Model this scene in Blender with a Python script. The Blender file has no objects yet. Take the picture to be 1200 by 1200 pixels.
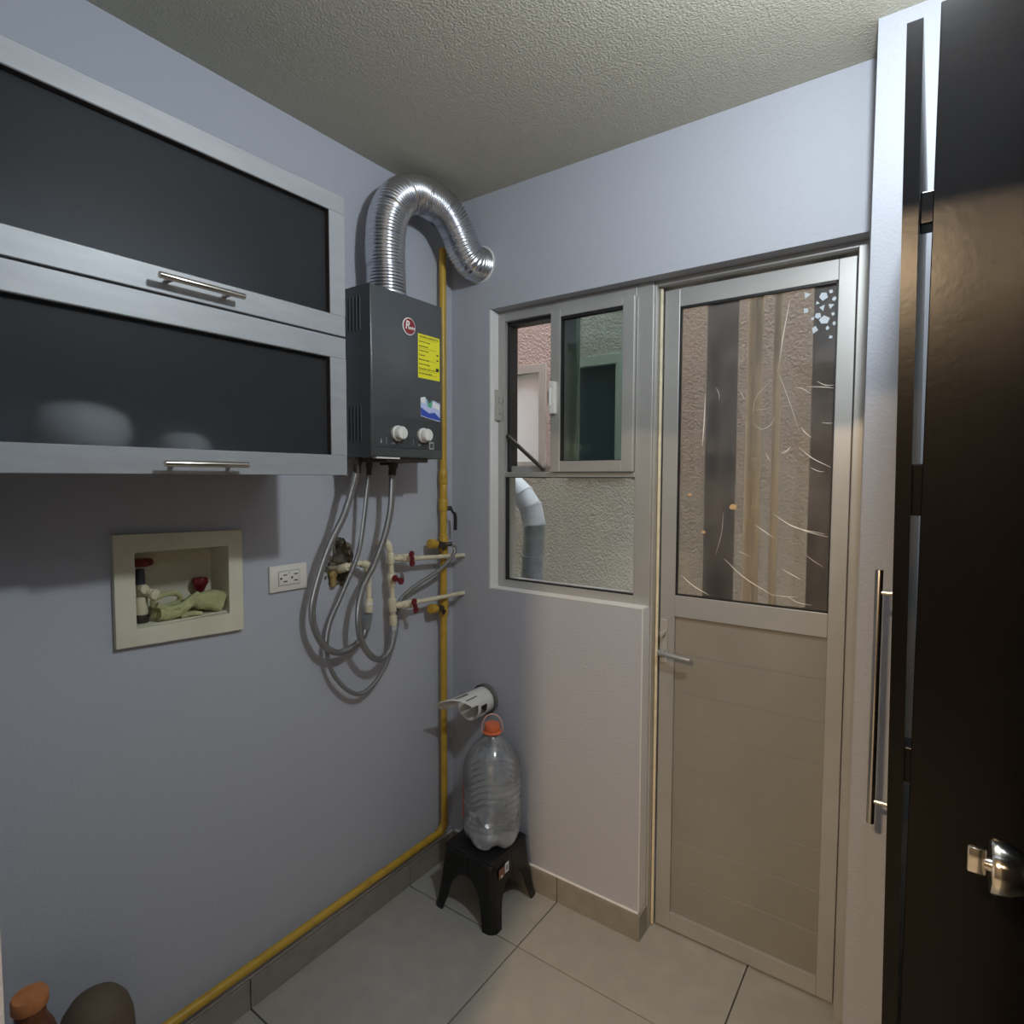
import bpy, bmesh, math, random
from mathutils import Vector, Matrix, noise
random.seed(7)
S = bpy.context.scene
PI = math.pi
# ------------------------------------------------------------------ camera
cd = bpy.data.cameras.new('camera'); cam = bpy.data.objects.new('camera', cd); S.collection.objects.link(cam)
cd.sensor_width = 36; cd.lens = 36 * 691.8 / 1200; cd.clip_start = 0.01; cd.clip_end = 60
cd.shift_x = -2 / 1200; cd.shift_y = -2 / 1200
cam.location = (1.4822, -1.6823, 1.45)
yaw, pit, rol = map(math.radians, (35.4338, -3.1591, 0.1507))
fw = Vector((-math.sin(yaw) * math.cos(pit), math.cos(yaw) * math.cos(pit), math.sin(pit)))
r0 = Vector((math.cos(yaw), math.sin(yaw), 0)); u0 = r0.cross(fw)
rt = r0 * math.cos(rol) + u0 * math.sin(rol); up = -r0 * math.sin(rol) + u0 * math.cos(rol)
cam.rotation_euler = Matrix((rt, up, -fw)).transposed().to_euler()
S.camera = cam
# ------------------------------------------------------------------ world, exposure, lights
w = bpy.data.worlds.new('overcast sky'); S.world = w; w.use_nodes = True
w.node_tree.nodes['Background'].inputs[0].default_value = (0.86, 0.92, 1.0, 1)
w.node_tree.nodes['Background'].inputs[1].default_value = 10.0
S.view_settings.view_transform = 'Standard'; S.view_settings.look = 'None'
S.view_settings.exposure = 0.42; S.view_settings.gamma = 1.0; S.view_settings.use_curve_mapping = False
CEIL = 2.446
def area(name, loc, size, power, col, down=True):
    l = bpy.data.lights.new(name, 'AREA'); l.shape = 'DISK'; l.size = size; l.energy = power; l.color = col
    o = bpy.data.objects.new(name, l); S.collection.objects.link(o); o.location = loc
    return o
pl_ = bpy.data.lights.new('laundry_bulb_light', 'POINT'); pl_.energy = 26; pl_.color = (0.86, 0.94, 1.0); pl_.shadow_soft_size = 0.035
po_ = bpy.data.objects.new('laundry_bulb_light', pl_); S.collection.objects.link(po_); po_.location = (1.465, -0.85, 2.245)   # inside the bare bulb built at the end
area('kitchen_lamp_light', (1.30, -3.0, CEIL - 0.052), 0.12, 58, (1.0, 0.71, 0.43))

# ------------------------------------------------------------------ materials
def mat(name, col, rough=0.6, metal=0.0, bump=None, spec=0.5, coat=0.0, var=None, trans=0.0, emis=None, coatr=0.1):
    m = bpy.data.materials.new(name); m.use_nodes = True; nt = m.node_tree; b = nt.nodes['Principled BSDF']
    b.inputs['Base Color'].default_value = (*col, 1); b.inputs['Roughness'].default_value = rough
    b.inputs['Metallic'].default_value = metal; b.inputs['Specular IOR Level'].default_value = spec
    b.inputs['Coat Weight'].default_value = coat; b.inputs['Coat Roughness'].default_value = coatr
    b.inputs['Transmission Weight'].default_value = trans
    if emis: b.inputs['Emission Color'].default_value = (*emis[0], 1); b.inputs['Emission Strength'].default_value = emis[1]
    tc = nt.nodes.new('ShaderNodeTexCoord')
    if bump:   # (scale, strength, detail, distance)
        n = nt.nodes.new('ShaderNodeTexNoise'); n.inputs['Scale'].default_value = bump[0]; n.inputs['Detail'].default_value = bump[2]
        bp = nt.nodes.new('ShaderNodeBump'); bp.inputs['Strength'].default_value = bump[1]; bp.inputs['Distance'].default_value = bump[3]
        nt.links.new(tc.outputs['Object'], n.inputs['Vector']); nt.links.new(n.outputs['Fac'], bp.inputs['Height'])
        nt.links.new(bp.outputs['Normal'], b.inputs['Normal'])
    if var:    # (scale, colour2, lo, hi, stretch)
        n = nt.nodes.new('ShaderNodeTexNoise'); n.inputs['Scale'].default_value = var[0]; n.inputs['Detail'].default_value = 5
        mp = nt.nodes.new('ShaderNodeMapping'); mp.inputs['Scale'].default_value = var[4] if len(var) > 4 else (1, 1, 1)
        cr = nt.nodes.new('ShaderNodeValToRGB'); cr.color_ramp.elements[0].position = var[2]; cr.color_ramp.elements[1].position = var[3]
        cr.color_ramp.elements[0].color = (*col, 1); cr.color_ramp.elements[1].color = (*var[1], 1)
        nt.links.new(tc.outputs['Object'], mp.inputs['Vector']); nt.links.new(mp.outputs['Vector'], n.inputs['Vector'])
        nt.links.new(n.outputs['Fac'], cr.inputs['Fac']); nt.links.new(cr.outputs['Color'], b.inputs['Base Color'])
    return m
def glass(name, tint, gl=0.0, rough=0.02, haze=0.0, hazecol=(0.5, 0.5, 0.5), ior=1.45):
    m = bpy.data.materials.new(name); m.use_nodes = True; nt = m.node_tree; nt.nodes.clear()
    o = nt.nodes.new('ShaderNodeOutputMaterial'); t = nt.nodes.new('ShaderNodeBsdfTransparent'); t.inputs[0].default_value = (*tint, 1)
    g = nt.nodes.new('ShaderNodeBsdfGlossy'); g.inputs['Roughness'].default_value = rough
    d = nt.nodes.new('ShaderNodeBsdfDiffuse'); d.inputs[0].default_value = (*hazecol, 1)
    f = nt.nodes.new('ShaderNodeFresnel'); f.inputs[0].default_value = ior
    m1 = nt.nodes.new('ShaderNodeMixShader'); m2 = nt.nodes.new('ShaderNodeMixShader'); m1.inputs[0].default_value = haze
    if haze:
        tc = nt.nodes.new('ShaderNodeTexCoord'); n = nt.nodes.new('ShaderNodeTexNoise'); n.inputs['Scale'].default_value = 9; n.inputs['Detail'].default_value = 7
        mr = nt.nodes.new('ShaderNodeMapRange'); mr.inputs['From Min'].default_value = 0.35; mr.inputs['From Max'].default_value = 0.75
        mr.inputs['To Min'].default_value = haze * 0.4; mr.inputs['To Max'].default_value = haze * 1.7
        nt.links.new(tc.outputs['Object'], n.inputs['Vector']); nt.links.new(n.outputs['Fac'], mr.inputs['Value']); nt.links.new(mr.outputs['Result'], m1.inputs[0])
    nt.links.new(t.outputs[0], m1.inputs[1]); nt.links.new(d.outputs[0], m1.inputs[2])
    nt.links.new(m1.outputs[0], m2.inputs[1]); nt.links.new(g.outputs[0], m2.inputs[2])
    if gl:
        a = nt.nodes.new('ShaderNodeMath'); a.operation = 'ADD'; a.inputs[1].default_value = gl; a.use_clamp = True
        nt.links.new(f.outputs[0], a.inputs[0]); nt.links.new(a.outputs[0], m2.inputs[0])
    else: nt.links.new(f.outputs[0], m2.inputs[0])
    nt.links.new(m2.outputs[0], o.inputs[0]); return m

WALL = mat('lavender wall paint', (0.42, 0.435, 0.485), 0.75, bump=(170, 0.25, 3, 0.003), spec=0.25)
WALLB = mat('lavender orange peel wall paint', (0.42, 0.435, 0.485), 0.7, bump=(140, 0.35, 3, 0.004), spec=0.3)
CEILM = mat('textured ceiling plaster', (0.475, 0.45, 0.375), 0.9, bump=(190, 0.8, 6, 0.005), spec=0.15)
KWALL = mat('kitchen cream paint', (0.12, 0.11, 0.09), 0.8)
TILE = mat('grey beige floor tile', (0.335, 0.322, 0.29), 0.42, bump=(300, 0.06, 2, 0.001), var=(14, (0.375, 0.36, 0.325), 0.35, 0.7), spec=0.4)
BTILE = mat('beige baseboard tile', (0.24, 0.222, 0.19), 0.4, var=(22, (0.29, 0.268, 0.228), 0.35, 0.7))
GROUT = mat('dark grout', (0.08, 0.075, 0.065), 0.9)
CAULK = mat('white caulk', (0.72, 0.71, 0.70), 0.8, bump=(200, 0.5, 3, 0.003))
ALU = mat('satin aluminium', (0.43, 0.425, 0.41), 0.40, metal=0.45, var=(6, (0.48, 0.475, 0.455), 0.3, 0.7), spec=0.5)
ALUD = mat('aged aluminium', (0.44, 0.43, 0.40), 0.45, metal=0.4, var=(9, (0.52, 0.50, 0.46), 0.3, 0.7))
PANELM = mat('beige aluminium boards', (0.275, 0.262, 0.23), 0.5, metal=0.2, var=(5, (0.31, 0.295, 0.258), 0.3, 0.7))
STRIP = mat('cream rubber strip', (0.72, 0.64, 0.46), 0.6, var=(30, (0.55, 0.47, 0.32), 0.45, 0.8))
GASK = mat('black gasket', (0.012, 0.012, 0.013), 0.5)
BLK = mat('black plastic', (0.018, 0.018, 0.02), 0.38, spec=0.5)
WHITEP = mat('white plastic', (0.72, 0.71, 0.68), 0.35)
WENGE = mat('dark wenge veneer', (0.0035, 0.003, 0.003), 0.25, bump=(90, 0.12, 3, 0.001), var=(30, (0.0055, 0.0045, 0.004), 0.35, 0.7, (8, 8, 0.5)), spec=0.2)
CHROME = mat('brushed steel', (0.62, 0.58, 0.52), 0.25, metal=1)
CABF = mat('silver grey cabinet lacquer', (0.28, 0.29, 0.305), 0.46, metal=0.2, var=(60, (0.315, 0.325, 0.34), 0.35, 0.7, (1, 0.15, 1)), spec=0.5)
CABIN = mat('dark brown cabinet edge', (0.03, 0.024, 0.022), 0.6)
CABG = mat('dark frosted glass', (0.50, 0.52, 0.545), 0.45, spec=0.2, trans=0.97)
HEATM = mat('graphite heater steel', (0.085, 0.092, 0.098), 0.33, metal=0.35, var=(5, (0.11, 0.118, 0.125), 0.3, 0.7), spec=0.5)
HEATD = mat('dark heater control panel', (0.06, 0.065, 0.07), 0.4, metal=0.2)
FOIL = mat('aluminium foil duct', (0.62, 0.63, 0.66), 0.27, metal=1)
GALV = mat('galvanised duct steel', (0.30, 0.33, 0.36), 0.4, metal=0.7, var=(12, (0.42, 0.46, 0.50), 0.35, 0.65))
GALVW = mat('pale painted duct', (0.62, 0.66, 0.70), 0.5, var=(14, (0.50, 0.53, 0.57), 0.45, 0.7))
YEL = mat('yellow gas pipe paint', (0.50, 0.31, 0.035), 0.38, bump=(60, 0.25, 3, 0.003), var=(25, (0.38, 0.22, 0.03), 0.5, 0.8))
CPVC = mat('cream pipe plastic', (0.66, 0.60, 0.44), 0.4, var=(20, (0.56, 0.49, 0.34), 0.45, 0.75))
REDH = mat('dark red handle', (0.13, 0.006, 0.014), 0.4)
BRAID = mat('braided steel hose', (0.36, 0.36, 0.36), 0.34, metal=0.8)
STEELD = mat('dark fitting metal', (0.07, 0.06, 0.05), 0.45, metal=0.7)
STOOLM = mat('black stool plastic', (0.005, 0.005, 0.006), 0.36, bump=(400, 0.1, 2, 0.001))
CAPO = mat('orange bottle cap', (0.72, 0.16, 0.06), 0.4)
TERRA = mat('terracotta brown lid', (0.52, 0.20, 0.07), 0.55, var=(40, (0.42, 0.15, 0.05), 0.4, 0.7))
AMBER = mat('amber brown plastic', (0.12, 0.035, 0.014), 0.35)
OLIVE = mat('olive brown rounded vessel', (0.105, 0.075, 0.048), 0.75)  # matte brown of the solid put in for an unidentified rounded shape
CREAMB = mat('cream moulded plastic', (0.66, 0.64, 0.50), 0.5, var=(7, (0.58, 0.55, 0.42), 0.35, 0.7))
CLOTH = mat('yellow green rag', (0.44, 0.44, 0.22), 0.85, bump=(140, 0.8, 4, 0.004), var=(30, (0.34, 0.35, 0.17), 0.4, 0.7))
HOLEM = mat('broken plaster', (0.16, 0.145, 0.10), 0.95, bump=(50, 1.0, 5, 0.01), var=(30, (0.05, 0.045, 0.035), 0.4, 0.62))
YLAB = mat('yellow label paper', (0.80, 0.74, 0.03), 0.55)
INK = mat('black ink', (0.02, 0.02, 0.02), 0.6)
BADGE = mat('badge red', (0.24, 0.012, 0.022), 0.3)
WHT = mat('white print', (0.80, 0.80, 0.78), 0.5)
BLUEP = mat('blue print', (0.03, 0.07, 0.40), 0.5)
LILAC = mat('lilac print', (0.50, 0.55, 0.80), 0.5)
GREENP = mat('green print', (0.10, 0.42, 0.25), 0.5)
GREYP = mat('grey print', (0.35, 0.35, 0.36), 0.5)
REDP = mat('red print', (0.75, 0.10, 0.06), 0.5)
GLASSC = glass('clear window glass', (0.93, 0.95, 0.94))
GLASSG = glass('green tinted glass', (0.80, 0.89, 0.87), gl=0.02)
GLASSD = glass('dusty door glass', (0.84, 0.80, 0.75), gl=0.02, haze=0.11, hazecol=(0.50, 0.45, 0.41))
PETM = glass('clear bottle plastic', (0.90, 0.92, 0.94), gl=0.05, rough=0.12, haze=0.30, hazecol=(0.70, 0.73, 0.77))
PETT = glass('clear bottle base plastic', (0.86, 0.89, 0.92), gl=0.08, rough=0.15, haze=0.45, hazecol=(0.66, 0.70, 0.76))
SCR = mat('pale scratch', (0.85, 0.78, 0.66), 0.3)
FLAKE = mat('pale glass flake', (0.62, 0.68, 0.74), 0.25)
DARKP = mat('dark grey drain pipe', (0.055, 0.062, 0.075), 0.5, var=(8, (0.09, 0.10, 0.115), 0.4, 0.7))
TANP = mat('tan drain pipe', (0.80, 0.70, 0.48), 0.5)
LAMPM = mat('lamp diffuser', (0.9, 0.9, 0.9), 0.5, emis=((0.85, 0.93, 1.0), 2.5))
LAMPK = mat('kitchen lamp diffuser', (0.9, 0.85, 0.75), 0.5, emis=((1.0, 0.80, 0.56), 4.0))
PINKW = mat('pale pane paint', (0.85, 0.87, 0.85), 0.6)
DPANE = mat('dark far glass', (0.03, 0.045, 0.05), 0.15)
# stucco outside: pinkish above, cream below
STUC = mat('courtyard stucco', (0.42, 0.38, 0.30), 0.95, bump=(85, 1.0, 3, 0.014), spec=0.1)
nt = STUC.node_tree; b = nt.nodes['Principled BSDF']; geo = nt.nodes.new('ShaderNodeNewGeometry'); sx = nt.nodes.new('ShaderNodeSeparateXYZ')
mx2 = nt.nodes.new('ShaderNodeMapRange'); mx2.inputs['From Min'].default_value = .30; mx2.inputs['From Max'].default_value = .50; mx2.inputs['To Min'].default_value = 1; mx2.inputs['To Max'].default_value = .3
mlt = nt.nodes.new('ShaderNodeMath'); mlt.operation = 'MULTIPLY'; nt.links.new(sx.outputs['X'], mx2.inputs['Value'])
mr = nt.nodes.new('ShaderNodeMapRange'); mr.inputs['From Min'].default_value = 1.40; mr.inputs['From Max'].default_value = 1.52
mx = nt.nodes.new('ShaderNodeMixRGB'); mx.inputs[1].default_value = (0.47, 0.44, 0.365, 1); mx.inputs[2].default_value = (0.50, 0.395, 0.35, 1)
nt.links.new(geo.outputs['Position'], sx.inputs[0]); nt.links.new(sx.outputs['Z'], mr.inputs['Value']); nt.links.new(mr.outputs['Result'], mlt.inputs[0]); nt.links.new(mx2.outputs['Result'], mlt.inputs[1]); nt.links.new(mlt.outputs[0], mx.inputs[0]); nt.links.new(mx.outputs[0], b.inputs['Base Color'])
# braided look: fine diagonal weave relief
nt = BRAID.node_tree; b = nt.nodes['Principled BSDF']; uv = nt.nodes.new('ShaderNodeTexCoord')
wv = nt.nodes.new('ShaderNodeTexWave'); wv.inputs['Scale'].default_value = 90; wv.bands_direction = 'DIAGONAL'
bp = nt.nodes.new('ShaderNodeBump'); bp.inputs['Strength'].default_value = 0.7; bp.inputs['Distance'].default_value = 0.002
nt.links.new(uv.outputs['Object'], wv.inputs['Vector']); nt.links.new(wv.outputs['Fac'], bp.inputs['Height']); nt.links.new(bp.outputs['Normal'], b.inputs['Normal'])

CABG.node_tree.nodes['Principled BSDF'].inputs['IOR'].default_value = 1.16
# ------------------------------------------------------------------ builders
def wloc(p):
    v = Vector((0, 0, 0))
    while p is not None: v += p.location; p = p.parent
    return v
class M:
    def __init__(s): s.b = bmesh.new()
    def box(s, x0, x1, y0, y1, z0, z1, bev=0.0, seg=2, mtx=None):
        r = bmesh.ops.create_cube(s.b, size=1); vs = r['verts']
        for v in vs: v.co = Vector(((x0 + x1) / 2 + v.co.x * (x1 - x0), (y0 + y1) / 2 + v.co.y * (y1 - y0), (z0 + z1) / 2 + v.co.z * (z1 - z0)))
        if mtx: bmesh.ops.transform(s.b, matrix=mtx, verts=vs)
        if bev: bmesh.ops.bevel(s.b, geom=list({e for v in vs for e in v.link_edges}), offset=bev, segments=seg, affect='EDGES', profile=0.5)
        return s
    def cyl(s, p0, p1, r0, r1=None, n=20, bev=0.0):
        p0, p1 = Vector(p0), Vector(p1); r1 = r0 if r1 is None else r1; d = p1 - p0
        q = d.to_track_quat('Z', 'Y').to_matrix().to_4x4(); q.translation = (p0 + p1) / 2
        r = bmesh.ops.create_cone(s.b, cap_ends=True, segments=n, radius1=r0, radius2=r1, depth=d.length, matrix=q)
        if bev:
            es = [e for e in {e for v in r['verts'] for e in v.link_edges} if any(len(f.verts) > 4 for f in e.link_faces)]
            bmesh.ops.bevel(s.b, geom=es, offset=bev, segments=2, affect='EDGES', profile=0.5)
        return s
    def tube(s, pts, r, n=12, cap=True, closed=False, flat=None):
        pts = [Vector(p) for p in pts]; N = len(pts); rf = r if callable(r) else (lambda t: r)
        ref = None; rings = []
        for i, p in enumerate(pts):
            a = pts[i - 1] if (i > 0 or closed) else p; c = pts[(i + 1) % N] if (i < N - 1 or closed) else p
            t = (c - a).normalized()
            if ref is None: ref = t.orthogonal().normalized() if abs(t.z) > .9 or True else Vector((0, 0, 1))
            ref = (ref - t * ref.dot(t)).normalized(); bi = t.cross(ref); rad = rf(i / max(1, N - 1))
            rings.append([s.b.verts.new(p + (ref * math.cos(2 * PI * k / n) + bi * math.sin(2 * PI * k / n)) * rad) for k in range(n)])
        for i in range(N if closed else N - 1):
            A, B = rings[i], rings[(i + 1) % N]
            for k in range(n): s.b.faces.new((A[k], A[(k + 1) % n], B[(k + 1) % n], B[k]))
        if cap and not closed: s.b.faces.new(rings[0][::-1]); s.b.faces.new(rings[-1])
        return s
    def lathe(s, prof, c=(0, 0, 0), n=40, mod=None, caps=True, axis=None):
        rings = []; c = Vector(c); q = Vector(axis).to_track_quat('Z', 'Y') if axis else None
        for (r, z) in prof:
            ring = []
            for k in range(n):
                a = 2 * PI * k / n; rr, zz = (r, z) if not mod else mod(r, z, a)
                p = Vector((rr * math.cos(a), rr * math.sin(a), zz))
                ring.append(s.b.verts.new(c + (q @ p if q else p)))
            rings.append(ring)
        for A, B in zip(rings, rings[1:]):
            for k in range(n): s.b.faces.new((A[k], A[(k + 1) % n], B[(k + 1) % n], B[k]))
        if caps: s.b.faces.new(rings[0][::-1]); s.b.faces.new(rings[-1])
        return s
    def prism(s, poly, ax, a, b):
        """poly of 2D points in the plane across axis ax, from a to b along it"""
        def P(p, t):
            l = list(p); l.insert(ax, t); return Vector(l)
        A = [s.b.verts.new(P(p, a)) for p in poly]; B = [s.b.verts.new(P(p, b)) for p in poly]
        s.b.faces.new(A); s.b.faces.new(B[::-1])
        for i in range(len(poly)): s.b.faces.new((A[i], B[i], B[(i + 1) % len(poly)], A[(i + 1) % len(poly)]))
        return s
    def plate(s, loops, ax, a, b):
        """outer loop plus holes, filled and extruded along axis ax"""
        def P(p, t):
            l = list(p); l.insert(ax, t); return Vector(l)
        E = []
        for lp in loops:
            vs = [s.b.verts.new(P(p, a)) for p in lp]
            E += [s.b.edges.new((vs[i], vs[(i + 1) % len(vs)])) for i in range(len(vs))]
        r = bmesh.ops.triangle_fill(s.b, use_beauty=True, use_dissolve=False, edges=E)
        fs = [g for g in r['geom'] if isinstance(g, bmesh.types.BMFace)]
        r = bmesh.ops.extrude_face_region(s.b, geom=fs)
        d = [0, 0, 0]; d[ax] = b - a
        bmesh.ops.translate(s.b, vec=d, verts=[g for g in r['geom'] if isinstance(g, bmesh.types.BMVert)])
        return s
    def build(s, name, m, parent=None, smooth=False, ang=40):
        bmesh.ops.recalc_face_normals(s.b, faces=s.b.faces[:])
        me = bpy.data.meshes.new(name); s.b.to_mesh(me); s.b.free(); me.materials.append(m)
        if smooth:
            me.polygons.foreach_set('use_smooth', [True] * len(me.polygons))
            me.set_sharp_from_angle(angle=math.radians(ang))
        o = bpy.data.objects.new(name, me); S.collection.objects.link(o)
        if parent: o.parent = parent; o.location = -wloc(parent)
        return o
def empty(name, loc):
    o = bpy.data.objects.new(name, None); S.collection.objects.link(o); o.location = loc; o.empty_display_size = 0.05; return o
def thing(name, label, cat, loc, group=None):
    o = empty(name, loc); o['label'] = label; o['category'] = cat
    if group: o['group'] = group
    return o
def tag(o, label, cat, group=None):
    o['label'] = label; o['category'] = cat
    if group: o['group'] = group
    return o
def struct(o, label=None, cat=None):
    o['kind'] = 'structure'
    if label: o['label'] = label
    if cat: o['category'] = cat
    return o
def smoothpath(P, k=8):
    P = [Vector(p) for p in P]; Q = [P[0] * 2 - P[1]] + P + [P[-1] * 2 - P[-2]]; out = []
    for i in range(1, len(Q) - 2):
        a, b_, c, d = Q[i - 1:i + 3]
        for j in range(k):
            t = j / k
            out.append(0.5 * ((2 * b_) + (c - a) * t + (2 * a - 5 * b_ + 4 * c - d) * t * t + (3 * b_ - a - 3 * c + d) * t ** 3))
    out.append(P[-1]); return out
def resample(P, step):
    out = [P[0]]; acc = 0
    for a, b_ in zip(P, P[1:]):
        L = (b_ - a).length
        while acc + L >= step and L > 0:
            t = (step - acc) / L; a = a.lerp(b_, t); out.append(a); L = (b_ - a).length; acc = 0
        acc += L
    out.append(P[-1]); return out
def text(body, size, loc, rot, m, parent, name='lettering', ext=0.0003, shear=0, align='CENTER', bold=0.0, sx=1.0):
    cu = bpy.data.curves.new(name, 'FONT'); cu.body = body; cu.size = size; cu.extrude = ext; cu.shear = shear
    cu.align_x = align; cu.align_y = 'CENTER'; cu.offset = bold; cu.resolution_u = 2
    t = bpy.data.objects.new(name, cu); S.collection.objects.link(t)
    dg = bpy.context.evaluated_depsgraph_get(); me = bpy.data.meshes.new_from_object(t.evaluated_get(dg))
    bpy.data.objects.remove(t); me.materials.clear(); me.materials.append(m)
    R = Matrix.Translation(loc) @ rot.to_4x4() @ Matrix.Diagonal((sx, 1, 1, 1)); me.transform(R)
    o = bpy.data.objects.new(name, me); S.collection.objects.link(o)
    if parent: o.parent = parent; o.location = -wloc(parent)
    return o
ROT_X = Matrix(((0, 0, 1), (1, 0, 0), (0, 1, 0)))      # text facing +x, reading towards +y
ROT_Y = Matrix(((1, 0, 0), (0, 0, -1), (0, 1, 0)))     # text facing -y, reading towards +x
def circ(cx, cy, r, n=28): return [(cx + r * math.cos(2 * PI * k / n), cy + r * math.sin(2 * PI * k / n)) for k in range(n)]

# ------------------------------------------------------------------ room shell
YF0, YF1 = -1.69, -1.543          # front wall with the doorway the camera stands in
XR = 2.05
floor = struct(M().box(-0.15, XR + .1, -4.1, 0.17, -0.06, -0.008).build('floor', GROUT))
xs = [-0.122 + 0.6 * k for k in range(5)]; ys = [0.354 - 0.6 * k for k in range(9)]
tmesh = {}
for i in range(4):
    for j in range(8):
        x0, x1 = max(xs[i], 0.0) + .002, min(xs[i + 1], XR) - .002; y0, y1 = max(ys[j + 1], -4.1) + .002, min(ys[j], 0.16) - .002
        if x1 - x0 < .01 or y1 - y0 < .01: continue
        key = (round(x1 - x0, 4), round(y1 - y0, 4))
        if key not in tmesh:
            o = M().box(-(x1 - x0) / 2, (x1 - x0) / 2, -(y1 - y0) / 2, (y1 - y0) / 2, -.008, 0, .001, 1).build('floor_tile', TILE, floor); tmesh[key] = o.data
        else:
            o = bpy.data.objects.new('floor_tile', tmesh[key]); S.collection.objects.link(o); o.parent = floor
        o.location = ((x0 + x1) / 2, (y0 + y1) / 2, 0)
struct(M().box(-0.15, XR + .1, -4.1, 0.16, CEIL, CEIL + .1).build('ceiling', CEILM))
# left wall with the outlet-box niche and the broken hole around the water stub
hole = [(-0.529, 1.262), (-0.508, 1.262), (-0.484, 1.238), (-0.474, 1.205), (-0.476, 1.160), (-0.497, 1.128), (-0.520, 1.120), (-0.545, 1.126), (-0.568, 1.150), (-0.573, 1.178), (-0.553, 1.205), (-0.548, 1.240)]
hole = [p for i in range(len(hole)) for p in (hole[i], ((hole[i][0] + hole[(i + 1) % 12][0]) / 2 + random.uniform(-.006, .006), (hole[i][1] + hole[(i + 1) % 12][1]) / 2 + random.uniform(-.005, .005)))]
nich = [(-1.105, 1.1), (-0.875, 1.1), (-0.875, 1.279), (-1.105, 1.279)]
wl = struct(M().plate([[(-4.1, -.06), (0.16, -.06), (0.16, CEIL + .1), (-4.1, CEIL + .1)], nich, hole], 0, 0, -0.13).build('wall_left', WALL))
cav = M()   # cavity of broken plaster, rough bowl behind the hole
cc = Vector((-0.06, -0.522, 1.19)); rings = []
for k, (f_, x) in enumerate(((1.03, 0.003), (0.93, -0.012), (0.75, -0.03), (0.5, -0.042), (0.25, -0.05))):
    rings.append([cav.b.verts.new((x + random.uniform(-.005, .005) * (k > 0), cc.y + (y - cc.y) * f_ + random.uniform(-.003, .003), cc.z + (z - cc.z) * f_ + random.uniform(-.003, .003))) for y, z in hole])
for A, B in zip(rings, rings[1:]):
    for k in range(len(A)): cav.b.faces.new((A[k], A[(k + 1) % len(A)], B[(k + 1) % len(A)], B[k]))
cav.b.faces.new(rings[-1])
cav.build('broken_plaster', HOLEM, wl)
chips = M()
for k in range(26):
    y, z = hole[k % len(hole)]; a = random.random() * 6.28; d = random.uniform(-.008, .012); s_ = random.uniform(.004, .009)
    bmesh.ops.create_icosphere(chips.b, subdivisions=1, radius=s_, matrix=Matrix.Translation((0.001, y + d * math.cos(a), z + d * math.sin(a))) @ Matrix.Diagonal((.35, 1, 1.3, 1)))
chips.build('plaster_rim', HOLEM, wl)
# back wall: one opening for window and door
WX0, WX1, SILL, HEAD, DX1 = 0.180, 0.767, 1.048, 2.045, 1.335
ventc = (0.163, 0.638)
wb = struct(M().plate([[(-.0, -.06), (WX1, -.06), (WX1, SILL), (WX0, SILL), (WX0, HEAD), (DX1, HEAD), (DX1, -.06), (XR, -.06), (XR, CEIL), (-.0, CEIL)],
     circ(*ventc, 0.053), circ(0.138, 2.208, 0.063)], 1, 0, 0.15).build('wall_back', WALLB))
struct(M().box(1.3496, XR, -0.135, 0.0, -.01, CEIL).build('wall_pier', WALLB))
struct(M().box(XR, XR + .1, -4.1, 0.15, -.06, CEIL).build('wall_right', WALL))
# plaster edge bead around the opening and on the sill
bead = M()
bead.box(0.181, 0.766, 0.0, 0.05, SILL, SILL + .004, .0015).box(WX1, WX1 + .004, 0.0, 0.055, 0, SILL + .004, .0015).box(0.176, 0.1845, -.001, 0.045, SILL, HEAD - .002, .002)
bead.build('trim_1', CAULK)['kind'] = 'structure'
# front wall (doorway), kitchen behind the camera
fwm = M().plate([[(0.0, 0), (0.85, 0), (0.85, 2.05), (1.63, 2.05), (1.63, 0), (XR, 0), (XR, CEIL), (0, CEIL)]], 1, YF0, YF1)
struct(fwm.build('wall_front', CAULK if False else WALL))
struct(M().box(-.1, XR + .1, -4.2, -4.1, -.06, CEIL).build('wall_kitchen', KWALL))
# baseboards
def baseboard(name, pieces, capbox):
    root = struct(empty(name, (0, 0, 0)))
    for bx in pieces: M().box(*bx, .001, 1).build('baseboard_tile', BTILE, root)
    M().box(*capbox, .002, 1).build('caulk_line', CAULK, root)
bl = []
for y0, y1 in ((-1.54, -1.4475), (-1.4445, -.8475), (-.8445, -.2475), (-.2445, -.0125)): bl.append((0.0002, .012, y0, y1, 0.0005, .083))
baseboard('baseboard_left', bl, (0.0002, .009, -1.54, -.012, .083, .088))
baseboard('baseboard_back', [(.0125, .4765, -.012, -.0002, 0.0005, .083), (.4795, .779, -.012, -.0002, 0.0005, .083), (.7672, .779, .0002, .05, 0.0005, .083)], (.0125, .772, -.009, -.0002, .083, .089))

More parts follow.
